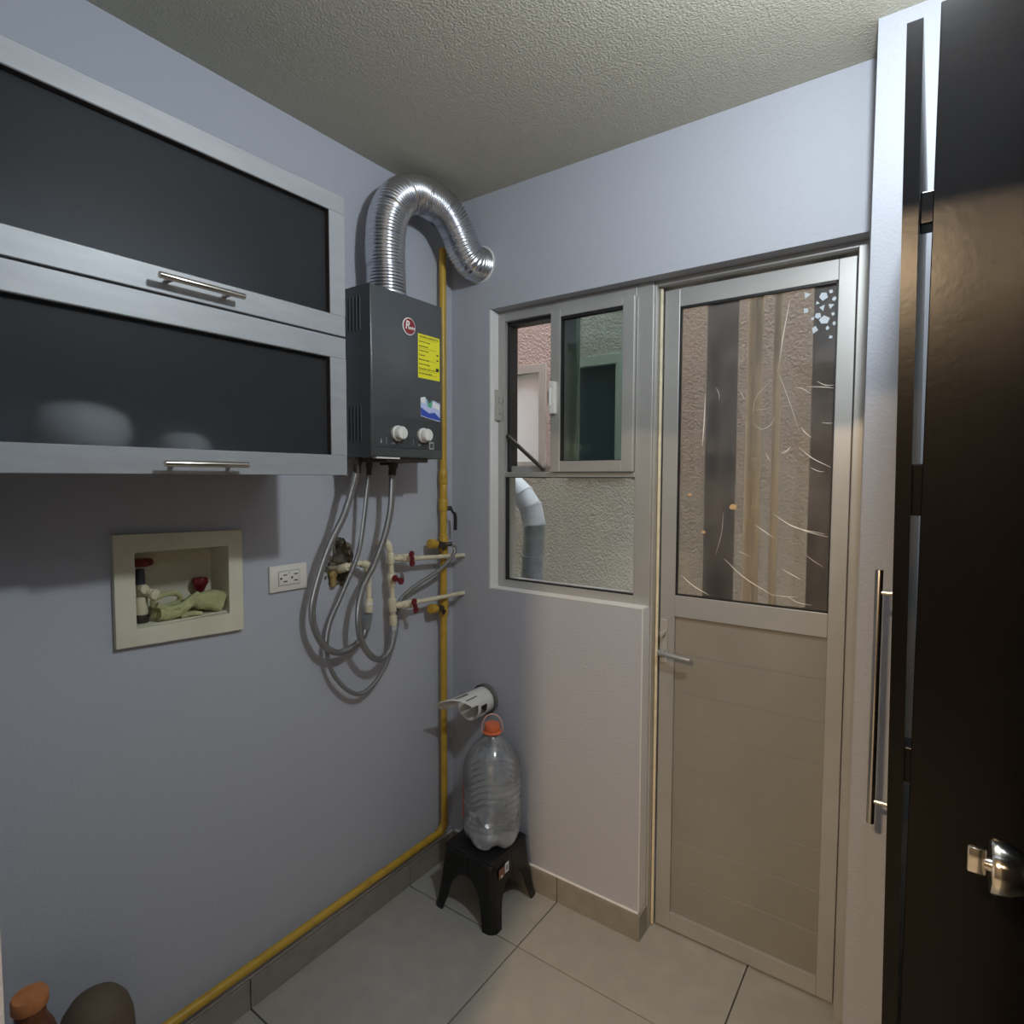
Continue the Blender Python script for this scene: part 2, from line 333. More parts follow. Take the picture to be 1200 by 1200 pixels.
# ------------------------------------------------------------------ window
win = struct(empty('window_1', (0.2, 0.05, SILL)))
F0, F1 = 0.045, 0.115
M().box(WX0, 0.212, F0, F1, SILL, HEAD, .002).build('frame_jamb', ALU, win)
M().box(0.717, 0.772, F0, F1, SILL, HEAD, .002).build('frame_jamb', ALU, win)
M().box(0.212, 0.717, F0, F1, 2.006, HEAD, .002).build('frame_head', ALU, win)
M().box(0.212, 0.717, F0, F1, SILL, 1.078, .002).build('frame_sill', ALU, win)
M().box(0.212, 0.717, F0, F1, 1.452, 1.470, .002).box(0.212, .44, F0 + .03, F1, 1.470, 1.492, .001).build('transom', ALU, win)
M().box(0.212, 0.222, .062, F1 - .004, 1.47, 2.006).box(0.212, 0.44, .062, F1 - .004, 1.994, 2.006).box(0.212, .717, .052, .07, 1.075, 1.0815).box(.212, .2165, .052, .07, 1.078, 1.452).box(.212, .717, .052, .07, 1.4495, 1.4525).box(.7115, .717, .05, .06, 1.47, 2.0).build('gasket', GASK, win)
M().box(0.214, 0.718, .066, .070, 1.079, 1.452).build('pane', GLASSC, win)
sash = M().box(0.414, 0.451, .030, .062, 1.470, 2.010, .0015).box(0.677, 0.716, .030, .062, 1.470, 2.010, .0015).box(0.451, 0.677, .031, .061, 1.470, 1.506, .0015).box(0.451, 0.677, .031, .061, 1.985, 2.010, .0015).build('sash', ALU, win)
M().box(0.451, 0.4535, .036, .056, 1.506, 1.985).box(0.451, 0.677, .036, .056, 1.506, 1.5085).box(0.451, 0.677, .036, .056, 1.977, 1.985).build('gasket', GASK, sash)
M().box(0.450, 0.678, .047, .051, 1.505, 1.986).build('pane', GLASSG, sash)
# fixed light behind the sliding sash
M().box(0.440, 0.487, .078, .105, 1.47, 2.006, .0015).build('fixed_stile', ALU, win)
M().box(0.480, 0.716, .092, .096, 1.47, 2.006).build('pane', GLASSG, win)
la = M().box(0.4175, 0.4415, .012, .031, 1.664, 1.772, .004).box(.421, .428, .006, .014, 1.69, 1.75, .002).build('latch', WHITEP, sash)
M().box(.4095, .415, .020, .03, 1.70, 1.74, .001).build('latch_hook', STEELD, sash)
M().box(0.1805, 0.197, .020, .046, 1.655, 1.765, .003).box(.197, .204, .028, .04, 1.68, 1.70).box(.197, .204, .028, .04, 1.72, 1.74).build('latch_keeper', ALUD, win)
M().tube(smoothpath([(0.212, .060, 1.598), (0.222, .058, 1.595), (0.30, .058, 1.535), (0.372, .058, 1.478)], 4), 0.0075, 10).build('stay_bar', STEELD, win, True)

# ------------------------------------------------------------------ door with glass
dr = struct(empty('door_1', (1.05, 0.09, 0)))
M().box(0.772, 0.779, .052, .13, 0, HEAD, .001).box(1.309, 1.334, .052, .13, 0, HEAD, .001).box(0.779, 1.309, .052, .13, 2.030, HEAD, .001).box(.779, .785, .085, .13, 0, 2.03).box(1.303, 1.309, .1, .13, 0, 2.03).build('door_frame', ALU, dr)
M().cyl((0.7845, .078, .01), (0.7845, .078, 2.028), .0048, n=10).build('rubber_strip', STRIP, dr, True)
D0, D1 = 0.088, 0.120
M().box(0.7905, 0.838, D0, D1, .008, 2.022, .0015).build('stile', ALU, dr)
M().box(1.261, 1.302, D0, D1, .008, 2.022, .0015).build('stile', ALU, dr)
M().box(0.838, 1.261, D0, D1, 1.968, 2.022, .0015).build('rail', ALU, dr)
M().box(0.838, 1.261, D0, D1, 1.020, 1.087, .0015).build('rail', ALU, dr)
M().box(0.838, 1.261, D0, D1, .008, .062, .0015).build('rail', ALU, dr)
nb = 8; hb = (1.020 - .062) / nb
for k in range(nb):
    M().box(0.838, 1.261, D0 + .010, D0 + .020, .062 + k * hb + .0003, .062 + (k + 1) * hb - .0003, .0008, 1).build('panel_board', PANELM, dr)
M().box(0.838, 1.261, D0 + .02, D0 + .024, .062, 1.02).build('panel_backing', ALUD, dr)
M().box(.838, .8415, D0 + .002, D0 + .014, 1.087, 1.968).box(1.2575, 1.261, D0 + .002, D0 + .014, 1.087, 1.968).box(.838, 1.261, D0 + .002, D0 + .014, 1.087, 1.091).box(.838, 1.261, D0 + .002, D0 + .014, 1.962, 1.968).build('gasket', GASK, dr)
pane = M().box(.8385, 1.2605, D0 + .015, D0 + .020, 1.0875, 1.9675).build('pane', GLASSD, dr)
def scratch(pts, wd, m=SCR, name='scratch'):
    mm = M(); P = smoothpath([(x, D0 + .0142, z) for x, z in pts], 5); n_ = len(P)
    mm.tube(P, lambda t: wd * .75 * (0.25 + 0.75 * math.sin(PI * min(1, max(0, t)))), 5)
    mm.build(name, m, pane)
SC = [([(1.142, 1.941), (1.128, 1.85), (1.116, 1.748)], .0016), ([(1.116, 1.748), (1.145, 1.67), (1.175, 1.58)], .0008), ([(1.179, 1.591), (1.19, 1.575), (1.205, 1.562)], .0018),
      ([(1.112, 1.351), (1.17, 1.315), (1.245, 1.300)], .0016), ([(1.15, 1.325), (1.20, 1.305), (1.254, 1.292)], .0012), ([(0.981, 1.211), (1.04, 1.16), (1.125, 1.114)], .0015),
      ([(0.853, 1.148), (0.89, 1.12), (0.938, 1.097)], .0015), ([(1.065, 1.317), (1.09, 1.30), (1.119, 1.281)], .0017), ([(1.163, 1.70), (1.18, 1.695), (1.20, 1.68)], .0014),
      ([(1.19, 1.70), (1.23, 1.695), (1.258, 1.69)], .0018), ([(1.215, 1.712), (1.235, 1.70), (1.256, 1.698)], .0015), ([(1.13, 1.520), (1.143, 1.525), (1.155, 1.539)], .0022),
      ([(1.09, 1.523), (1.095, 1.51), (1.103, 1.499)], .0012), ([(1.048, 1.615), (1.075, 1.59), (1.100, 1.60), (1.112, 1.625)], .0009), ([(1.05, 1.62), (1.06, 1.68), (1.10, 1.725)], .0006),
      ([(1.048, 1.646), (1.08, 1.645), (1.105, 1.642)], .0006), ([(1.175, 1.535), (1.21, 1.505), (1.257, 1.479)], .0011), ([(1.205, 1.48), (1.225, 1.47), (1.24, 1.468)], .0010),
      ([(1.23, 1.60), (1.245, 1.598), (1.257, 1.598)], .0011), ([(0.945, 1.72), (0.955, 1.70), (0.956, 1.68)], .0008), ([(1.015, 1.70), (1.022, 1.69), (1.028, 1.675)], .0011),
      ([(0.915, 1.70), (0.913, 1.62), (0.909, 1.545)], .0022), ([(1.14, 1.195), (1.17, 1.18), (1.19, 1.17)], .0013), ([(1.11, 1.12), (1.15, 1.118), (1.18, 1.12)], .0012),
      ([(1.02, 1.235), (1.04, 1.23), (1.055, 1.222)], .0009), ([(1.20, 1.24), (1.22, 1.225), (1.245, 1.21)], .0009), ([(0.975, 1.35), (0.972, 1.29), (0.955, 1.22)], .0006), ([(1.155, 1.12), (1.185, 1.105), (1.22, 1.102)], .0011)]
for p, wd in SC: scratch(p, wd)
for k, (x, z, s_) in enumerate([(1.225, 1.935, .014), (1.222, 1.905, .011), (1.243, 1.908, .009), (1.213, 1.885, .010), (1.228, 1.872, .015), (1.205, 1.850, .010), (1.242, 1.945, .008), (1.250, 1.925, .007), (1.249, 1.885, .007), (1.185, 1.945, .012), (1.183, 1.905, .009), (1.236, 1.85, .006), (1.252, 1.86, .006), (1.245, 1.825, .006), (1.21, 1.92, .007), (1.2, 1.88, .006)]):
    n_ = random.choice((3, 4, 5)); a0 = random.random() * 6
    M().prism([(x + s_ * random.uniform(.6, 1) * math.cos(a0 + 2 * PI * i / n_), z + s_ * random.uniform(.6, 1.1) * math.sin(a0 + 2 * PI * i / n_)) for i in range(n_)], 1, D0 + .0128, D0 + .0149).build('glass_flake', FLAKE, pane)
for x, z, s_ in ((1.003, 1.366, .011), (0.873, 1.40, .006), (0.918, 1.287, .006)):
    M().prism([(x + s_ * math.cos(a), z + s_ * .8 * math.sin(a)) for a in (0, .9, 1.9, 3.2, 4.1, 5.3)], 1, D0 + .0125, D0 + .0149).build('dry_petal', mat('dry petal', (0.62, 0.40, 0.20), 0.7) if z > 1.36 and x > 1 else bpy.data.materials['dry petal'], pane)
hp = M().box(.7925, .817, D0 - .006, D0 + .001, .868, 1.008, .003).build('lock_plate', ALUD, dr)
M().cyl((.806, D0 - .004, .966), (.806, D0 - .024, .966), .0085, n=16, bev=.001).box(.802, .810, D0 - .028, D0 - .018, .955, .975, .001).build('thumb_turn', ALUD, hp, True)
M().cyl((.804, D0 - .004, .906), (.804, D0 - .034, .906), .010, .009, 18, .001).tube(smoothpath([(.800, D0 - .034, .909), (.83, D0 - .038, .907), (.87, D0 - .038, .904), (.902, D0 - .036, .902)], 4), lambda t: .0085 - .002 * t, 10).build('lever', mat('grey lever', (0.40, 0.41, 0.42), 0.35, metal=0.6), hp, True)

# ------------------------------------------------------------------ outside the window: narrow light well
ow = struct(M().plate([[(-1.2, -.3), (2.6, -.3), (2.6, 4.6), (-1.2, 4.6)], [(-.70, 1.50), (-.405, 1.50), (-.405, 2.125), (-.70, 2.125)], [(-.26, 1.46), (.10, 1.46), (.10, 2.13), (-.26, 2.13)]], 1, 1.3, 1.42).build('wall_outside', STUC))
struct(M().box(-1.3, -1.2, .16, 1.42, -.3, 4.6).build('wall_outside', STUC)); struct(M().box(2.6, 2.7, .16, 1.42, -.3, 4.6).build('wall_outside', STUC))
struct(M().box(-1.2, 2.6, .16, 1.3, -.35, -.3).build('ground', mat('courtyard concrete', (0.3, 0.29, 0.27), 0.9, bump=(40, .5, 3, .01))))
struct(M().box(-1.2, 0, .15, .16, -.3, 4.6).box(XR, 2.6, .15, .16, -.3, 4.6).box(0, XR, .15, .16, 2.55, 4.6).build('wall_outside', STUC))
def farwin(n, x0, x1, z0, z1, fwid, pm, cm):
    r = struct(empty('window_%d' % n, ((x0 + x1) / 2, 1.3, z0)))
    M().box(x0, x1, 1.29, 1.36, z0, z0 + fwid, .002).box(x0, x1, 1.29, 1.36, z1 - fwid, z1, .002).box(x0, x0 + fwid, 1.29, 1.36, z0 + fwid, z1 - fwid, .002).box(x1 - fwid, x1, 1.29, 1.36, z0 + fwid, z1 - fwid, .002).build('window_frame', cm, r)
    M().box(x0 + fwid, x1 - fwid, 1.325, 1.335, z0 + fwid, z1 - fwid).build('pane', pm, r)
    M().box(x1 - fwid - .012, x1 - fwid, 1.31, 1.325, (z0 + z1) / 2 - .01, (z0 + z1) / 2 + .02).build('latch', GASK, r)
farwin(2, -.70, -.405, 1.50, 2.125, .048, PINKW, ALUD); farwin(3, -.26, .10, 1.46, 2.13, .055, DPANE, ALUD)
# outside duct with segmented elbow
od = thing('exhaust_duct', 'pale and galvanised round duct with a jointed elbow outside the lower window pane', 'duct', (0.0, .5, 1.2))
A = [Vector(p) for p in ((-.30, .5, 1.60), (-.085, .5, 1.425), (-.02, .5, 1.372), (.022, .5, 1.318), (.042, .5, 1.245), (.036, .5, 1.10), (-.01, .5, .2), (-.03, .5, -.3))]
for i in range(4): M().cyl(A[i] - (A[i + 1] - A[i]) * .06, A[i + 1] + (A[i + 1] - A[i]) * .06, .050 + .0008 * (i % 2), n=28).build('duct_segment', GALVW, od, True)
for i in (4, 5, 6): M().cyl(A[i], A[i + 1], .0475 + .001 * (i % 2), n=28).build('duct_segment', GALV, od, True)
for i in (1, 2, 3, 4, 5):
    d = (A[i + 1] - A[i - 1]).normalized(); M().cyl(A[i] - d * .004, A[i] + d * .004, .053, n=28).build('seam_ring', GALVW if i < 5 else GALV, od, True)
def vpipe(x, y, r, m, label, lean=0, coll=()):
    t = thing('drain_pipe', label, 'pipe', (x, y, -.3))
    M().tube([(x + lean, y, -.3), (x - lean, y, 4.5)], r, 24).build('pipe', m, t, True)
    for z in coll: M().cyl((x, y, z - .022), (x, y, z + .022), r * 1.3, n=24, bev=.002).build('coupling', m, t, True)
    M().box(x - .006, x + .006, y + r, 1.2999, 2.62 + x * .2, 2.63 + x * .2).build('bracket', DARKP, t)
vpipe(.862, .45, .052, DARKP, 'wide dark grey drain pipe behind the left part of the door glass')
vpipe(1.19, .45, .042, DARKP, 'dark grey drain pipe behind the right edge of the door glass')
vpipe(.970, .50, .0125, TANP, 'left thin tan pipe behind the door glass, with a coupling', .01, (1.50, 1.33))
vpipe(1.032, .50, .0125, TANP, 'right thin tan pipe behind the door glass', .006)
vpipe(.925, .62, .022, TANP, 'tan pipe right beside the wide dark drain pipe outside', 0)

# ------------------------------------------------------------------ wall cabinet
cb = thing('wall_cabinet', 'silver grey wall cabinet with two dark frosted flap doors on left wall', 'cabinet', (0, -1.15, 1.455))
Y0, Y1 = -1.538, -.754
ca = M().box(.0005, .308, Y0, Y0 + .016, 1.456, 2.104).box(.0005, .308, Y1 - .0165, Y1 - .001, 1.456, 2.104).box(.0005, .308, Y0 + .016, Y1 - .0165, 1.456, 1.472).box(.0005, .308, Y0 + .016, Y1 - .0165, 2.088, 2.104).box(.0005, .308, Y0 + .016, Y1 - .0165, 1.772, 1.788).box(.0005, .006, Y0 + .016, Y1 - .0165, 1.472, 2.088)
ca.build('carcass', mat('grey carcass board', (0.125, 0.145, 0.165), 0.5), cb)
def flap(z0, z1, rt_, rb, st, hz):
    d = M().box(.310, .330, Y0, Y1, z1 - rt_, z1, .0012, 1).box(.310, .330, Y0, Y1, z0, z0 + rb, .0012, 1).box(.310, .3298, Y1 - st, Y1, z0 + rb, z1 - rt_).box(.310, .3298, Y0, Y0 + st, z0 + rb, z1 - rt_).build('flap_door', CABF, cb)
    M().box(.3105, .3288, Y0 + st, Y1 - st, z1 - rt_ - .0012, z1 - rt_ + .0003).box(.3105, .3288, Y1 - st - .0012, Y1 - st + .0003, z0 + rb, z1 - rt_).build('inner_edge', CABIN, d)
    M().box(.311, .3155, Y0 + st - .002, Y1 - st + .002, z0 + rb - .002, z1 - rt_ + .002).build('frosted_panel', CABG, d)
    M().cyl((.358, -1.181, hz), (.358, -1.022, hz), .0058, n=16, bev=.001).cyl((.329, -1.156, hz), (.358, -1.156, hz), .0045, n=12).cyl((.329, -1.048, hz), (.358, -1.048, hz), .0045, n=12).build('bar_handle', CHROME, d, True)
flap(1.7825, 2.1063, .042, .047, .043, 1.806); flap(1.4546, 1.7785, .049, .048, .045, 1.474)

for (y, h, r_, lab_) in ((-1.262, .108, .078, 'white bowl blurred behind the lower frosted cabinet panel, left blob'), (-1.085, .066, .050, 'pale jar blurred behind the lower frosted cabinet panel, right blob')):
    o = M().lathe([(r_ * .6, 0), (r_ * .9, h * .25), (r_, h * .6), (r_ * .9, h * .85), (r_ * .5, h), (.001, h * 1.02)], (.225, y, 1.4725), 32).build('bowl', WHT, None, True); tag(o, lab_, 'bowl')

# ------------------------------------------------------------------ water heater
ht = thing('water_heater', 'graphite wall water heater with two white knobs, right of cabinet', 'heater', (0.1, -.42, 1.508))
HX, HY0, HY1, HZ0, HZ1 = .2, -.564, -.272, 1.508, 1.986
m_ = M().box(.022, HX, HY0, HY1, HZ0, HZ1)
es = [e for e in m_.b.edges if all(v.co.x > .19 for v in e.verts)]
bmesh.ops.bevel(m_.b, geom=es, offset=.006, segments=3, affect='EDGES', profile=.5)
m_.build('casing', HEATM, ht, True, 30)
M().box(.001, .022, HY0 + .04, HY1 - .04, HZ0 + .05, HZ1 - .03).build('back_plate', GALV, ht)
M().box(HX - .001, HX + .002, HY0 + .012, HY1 - .006, HZ0 + .028, HZ0 + .118, .0008, 1).build('control_panel', HEATD, ht)
M().box(.05, .19, -.5, -.33, HZ0 - .012, HZ0 + .001).box(.07, .12, -.42, -.40, HZ0 - .02, HZ0 - .01).build('bottom_tray', STEELD, ht)
M().box(.18, .196, HY0 + .02, HY0 + .11, HZ0 - .004, HZ0 + .001).build('bottom_lip', WHITEP, ht)
for y in (-.4725, -.3665):
    M().lathe([(.0215, 0), (.0225, .004), (.0225, .010), (.0195, .013), (.0195, .026), (.017, .030), (.008, .031)], (HX + .001, y, 1.578), 28, axis=(1, 0, 0)).box(HX + .028, HX + .034, y - .0025, y + .0025, 1.562, 1.594, .001).build('knob', WHITEP, ht, True)
for z0, z1 in ((1.862, 1.958), (1.553, 1.652)):
    for k in range(5):
        x = .092 + k * .0145
        s1 = M().box(x, x + .0065, HY0 - .0006, HY0 + .001, z0 + (.006 if k % 2 else 0), z1, .0005, 1).build('vent_slot', GASK, ht)
        M().box(x + .0068, x + .0085, HY0 - .0025, HY0 + .001, z0, z1, .0005, 1).build('louvre_edge', HEATM, ht)
bd = M().lathe([(.0255, 0), (.0255, .002), (.0235, .0026), (.001, .0026)], (HX, -.4185, 1.8955), 36, axis=(1, 0, 0)).build('badge', WHT, ht, True)
M().lathe([(.0228, 0), (.0228, .0034), (.001, .0034)], (HX, -.4185, 1.8955), 36, axis=(1, 0, 0)).build('badge_disc', BADGE, bd, True)
text('R', .034, Vector((HX + .0038, -.4265, 1.8975)), ROT_X, WHT, bd, bold=.0006, shear=.15)
text('heem', .0155, Vector((HX + .0038, -.4105, 1.8925)), ROT_X, WHT, bd, bold=.0003, shear=.15, sx=.8)
lb = M().box(HX + .0001, HX + .0008, -.381, -.2855, 1.752, 1.884).build('energy_label', YLAB, ht)
text('EFICIENCIA ENERGETICA', .0085, Vector((HX + .001, -.333, 1.876)), ROT_X, INK, lb, sx=.85)
ty = ['Calentador de agua', 'tipo instantaneo', 'Consumo de gas', 'Capacidad', 'Eficiencia termica', 'Ahorro de energia', 'Este aparato cumple con la norma', 'No retire esta etiqueta']
for k, s_ in enumerate(ty): text(s_, .0068, Vector((HX + .001, -.377, 1.862 - k * .0135)), ROT_X, INK, lb, align='LEFT', sx=.9)
M().box(HX + .0008, HX + .0012, -.300, -.292, 1.828, 1.832).build('printed_bar', INK, lb)
M().box(HX + .0008, HX + .0012, -.300, -.292, 1.812, 1.816).build('printed_bar', INK, lb); M().box(HX + .0008, HX + .0012, -.303, -.290, 1.781, 1.790).build('printed_bar', INK, lb)
for z in (1.869, 1.842, 1.807, 1.775, 1.7635): M().box(HX + .0008, HX + .001, -.378, -.3, z, z + .0007).build('printed_rule', INK, lb)
pl = M().prism([(-.371, 1.637), (-.285, 1.625), (-.285, 1.682), (-.318, 1.690), (-.333, 1.678), (-.352, 1.697), (-.371, 1.693)], 0, HX + .0001, HX + .0009).build('promo_sticker', LILAC, ht)
M().prism([(-.371, 1.640), (-.34, 1.634), (-.285, 1.629), (-.285, 1.636), (-.31, 1.652), (-.335, 1.648), (-.371, 1.664)], 0, HX + .0009, HX + .0012).build('sticker_wave', BLUEP, pl)
M().prism([(-.371, 1.680), (-.35, 1.676), (-.352, 1.697), (-.371, 1.693)], 0, HX + .0009, HX + .0012).build('sticker_corner', WHT, pl)
M().prism([(-.345, 1.688), (-.333, 1.678), (-.318, 1.690), (-.325, 1.665), (-.34, 1.668)], 0, HX + .0009, HX + .0012).build('sticker_leaf', GREENP, pl)
M().prism([(-.318, 1.668), (-.287, 1.662), (-.287, 1.678), (-.318, 1.685)], 0, HX + .0009, HX + .0012).build('sticker_panel', WHT, pl)
sq = M().box(HX + .002, HX + .0028, -.336, -.316, 1.537, 1.560).build('square_sticker', GREYP, ht)
M().box(HX + .0028, HX + .0031, -.332, -.320, 1.5415, 1.5555).build('sticker_center', HEATD, sq)
M().box(HX + .002, HX + .0026, -.512, -.511, 1.545, 1.565).build('panel_mark', GREYP, ht); M().box(HX + .002, HX + .0026, -.405, -.404, 1.545, 1.565).build('panel_mark', GREYP, ht)
M().prism([(-.535, 1.548), (-.528, 1.548), (-.5315, 1.562)], 0, HX + .002, HX + .0026).build('panel_mark', GREYP, ht)
text('MIN      MAX', .007, Vector((HX + .0026, -.4725, 1.548)), ROT_X, GREYP, ht); text('MIN      MAX', .007, Vector((HX + .0026, -.3665, 1.548)), ROT_X, GREYP, ht)
M().lathe([(.062, 0), (.063, .003), (.063, .02), (.061, .022)], (.1, -.412, HZ1 - .001), 32).build('flue_collar', FOIL, ht, True)

# flexible duct with rings
dk = thing('flexible_duct', 'silver ribbed flexible duct arching from heater top into back wall', 'duct', (.1, -.412, 1.99))
P = resample(smoothpath([(.1, -.412, 1.995), (.1, -.414, 2.07), (.1, -.417, 2.15), (.1, -.405, 2.235), (.1, -.365, 2.305), (.102, -.295, 2.352), (.110, -.218, 2.356), (.118, -.158, 2.334), (.125, -.115, 2.288), (.131, -.086, 2.238), (.136, -.056, 2.208), (.138, -.016, 2.204), (.138, .06, 2.21)], 14), .0016)
n_ = len(P)
M().tube(P, lambda t: .0565 + .0040 * (1, .75, .15, 0, .15, .75)[int(round(t * (n_ - 1))) % 6] - (.0015 if int(round(t * (n_ - 1))) // 6 % 9 == 0 else 0), 40).build('duct_tube', FOIL, dk, True, 80)
M().lathe([(.057, 0), (.064, 0), (.065, -.004), (.061, -.006), (.057, -.004)], (.138, -.0005, 2.206), 32, axis=(0, 1, 0), caps=False).build('wall_seal', CAULK, dk, True)

# ------------------------------------------------------------------ yellow gas pipe
gp = thing('gas_pipe', 'yellow painted gas pipe running down the corner and along the baseboard', 'pipe', (.03, -.08, .13))
arc = [(.03, -.085 - .035 * (1 - math.cos(a)), .135 + .035 * (1 - math.sin(a))) for a in [i * PI / 2 / 6 for i in range(7)]]
M().tube([(.03, -.082, 2.26), (.03, -.083, 1.4), (.03, -.085, .6)] + arc + [(.03, -.7, .136), (.03, -1.53, .137)], .0125, 18).build('pipe_run', YEL, gp, True)
def band(z0, z1, r): M().cyl((.03, -.083, z0), (.03, -.083, z1), r, n=20, bev=.0015).build('coupling', YEL, gp, True)
band(1.425, 1.475, .0155); band(1.33, 1.372, .0165); band(1.372, 1.425, .0135); band(1.16, 1.235, .0165); band(.945, 1.02, .0165); band(1.235, 1.245, .0145)
M().tube(arc, .0155, 18).build('elbow', YEL, gp, True)
for z in (1.21, .978):
    M().cyl((.03, -.08, z), (.045, -.125, z), .011, n=16).cyl((.042, -.135, z + .002), (.042, -.168, z + .008), .0155, .0175, 14, .003).build('branch_stub', YEL, gp, True)
    M().cyl((.044, -.108, z - .002), (.044, -.138, z + .004), .0125, n=6).cyl((.05, -.1, z - .012), (.058, -.115, z - .016), .006, n=8).build('branch_fitting', STEELD, gp, True)
gv = M().cyl((.03, -.083, 1.338), (.052, -.066, 1.338), .008, n=14).build('valve_stem', STEELD, gp, True)
M().tube(smoothpath([(.05, -.067, 1.345), (.052, -.058, 1.325), (.055, -.047, 1.312), (.055, -.046, 1.258)], 5), lambda t: .0042 + .0022 * (t > .5), 10).build('valve_lever', BLK, gp, True)

# ------------------------------------------------------------------ hoses
def hose(name, pts, r, m, label, cat, e0, e1, n=12, ends=(STEELD, GALV)):
    P = resample(smoothpath(pts, 10), .006); N = len(P)
    t = thing(name, label, cat, P[0])
    M().tube(P, r, n).build('hose_tube', m, t, True)
    for (a, c, mm) in ((P[0], P[e0], ends[0]), (P[-1], P[-1 - e1], ends[1])):
        d = (c - a).normalized()
        M().cyl(a - d * .004, a + d * .018, r * 1.5, n=6).cyl(a + d * .018, a + d * .042, r * 1.2, n=16).build('hose_fitting', mm, t, True)
    return t
H1 = [(0.120, -0.551, 1.503), (0.120, -0.555, 1.458), (0.110, -0.588, 1.348), (0.090, -0.621, 1.266), (0.070, -0.648, 1.170), (0.060, -0.665, 1.086), (0.055, -0.657, 1.023), (0.055, -0.624, 0.961), (0.045, -0.565, 0.925), (0.042, -0.505, 0.931), (0.045, -0.464, 0.962), (0.055, -0.458, 1.020)]
H2 = [(0.090, -0.478, 1.498), (0.090, -0.482, 1.448), (0.075, -0.483, 1.358), (0.062, -0.490, 1.258), (0.064, -0.516, 1.191), (0.050, -0.560, 1.092), (0.035, -0.590, 1.013), (0.035, -0.600, 0.934), (0.035, -0.571, 0.849), (0.035, -0.498, 0.777), (0.036, -0.430, 0.783), (0.028, -0.359, 0.840), (0.022, -0.311, 0.932), (0.022, -0.303, 1.003), (0.030, -0.288, 1.046), (0.050, -0.239, 1.083), (0.068, -0.161, 1.119), (0.080, -0.105, 1.156), (0.080, -0.077, 1.190), (0.070, -0.089, 1.210), (0.050, -0.120, 1.207)]
H3 = [(0.100, -0.390, 1.498), (0.100, -0.394, 1.467), (0.095, -0.397, 1.360), (0.090, -0.420, 1.267), (0.080, -0.454, 1.184), (0.085, -0.505, 1.116), (0.088, -0.525, 1.037), (0.085, -0.514, 0.961), (0.080, -0.474, 0.900), (0.068, -0.419, 0.874), (0.055, -0.363, 0.900), (0.050, -0.345, 0.965)]
hose('water_hose', H1, .0100, BRAID, 'braided steel hose in the leftmost wide loop under the water heater', 'hose', 3, 3)
hose('gas_hose', H2, .0068, BRAID, 'long thin grey hose looping lowest and curling up to the gas pipe', 'hose', 3, 2, ends=(STEELD, STEELD))
hose('water_hose', H3, .0100, BRAID, 'braided steel hose curving to the fitting under the red valves', 'hose', 3, 3)

# ------------------------------------------------------------------ cream water pipes
def pipe_part(root, pts, r=.0085, name='pipe'): return M().tube(pts, r, 16).build(name, CPVC, root, True)
def fit(root, a, c, r=.0125, name='fitting'): return M().cyl(a, c, r, n=18, bev=.0015).build(name, CPVC, root, True)
wa = thing('water_pipe', 'short cream pipe bent out of the broken hole in the left wall', 'pipe', (.02, -.52, 1.18))
pipe_part(wa, [(-.045, -.532, 1.165), (.0, -.530, 1.17), (.03, -.520, 1.178)]); fit(wa, (.004, -.528, 1.168), (.036, -.520, 1.178), .013)
M().cyl((-.03, -.553, 1.15), (.012, -.553, 1.155), .013, n=14, bev=.002).cyl((.005, -.553, 1.155), (.008, -.553, 1.12), .010, n=12).build('brass_stub', mat('tarnished brass', (0.36, 0.25, 0.10), 0.5, metal=0.5), wa, True)
pipe_part(wa, smoothpath([(.03, -.520, 1.178), (.04, -.49, 1.184), (.046, -.468, 1.182), (.052, -.455, 1.172), (.052, -.453, 1.15), (.053, -.455, 1.045)], 5))
M().tube(smoothpath([(.044, -.474, 1.183), (.051, -.456, 1.176), (.052, -.453, 1.152)], 5), .0125, 16).build('elbow', CPVC, wa, True)
fit(wa, (.053, -.4545, 1.072), (.054, -.456, 1.028)); M().cyl((.053, -.4545, 1.058), (.0535, -.455, 1.052), .0135, n=18).build('fitting_band', WHITEP, wa, True)
wp = thing('water_manifold', 'cream pipe manifold with three red valve handles beside the gas pipe', 'pipe', (.05, -.355, 1.1))
pipe_part(wp, [(-.0, -.372, 1.234), (.03, -.372, 1.234)]); M().tube(smoothpath([(.022, -.373, 1.234), (.045, -.368, 1.236), (.05, -.364, 1.215)], 5), .0125, 16).build('elbow', CPVC, wp, True)
pipe_part(wp, [(.05, -.364, 1.228), (.05, -.358, 1.19), (.05, -.353, 1.03), (.05, -.350, .968)])
fit(wp, (.05, -.361, 1.205), (.05, -.358, 1.17), .0125, 'tee'); fit(wp, (.05, -.354, 1.055), (.05, -.352, 1.010), .0125, 'tee'); fit(wp, (.05, -.351, .997), (.05, -.350, .965)); fit(wp, (.05, -.3575, 1.135), (.05, -.3555, 1.095), .0135, 'valve_body')
for z, a, c in ((1.183, 1.187, 1.160), (1.030, 1.030, 1.018)):
    pipe_part(wp, [(.05, -.357, a), (.056, -.28, (a * 2 + c) / 3), (.056, -.0008, c)], .0078); fit(wp, (.05, -.335, a - .001), (.052, -.315, a - .003), .0115); fit(wp, (.052, -.312, a - .004), (.053, -.262, a - .008), .0135, 'valve_body')
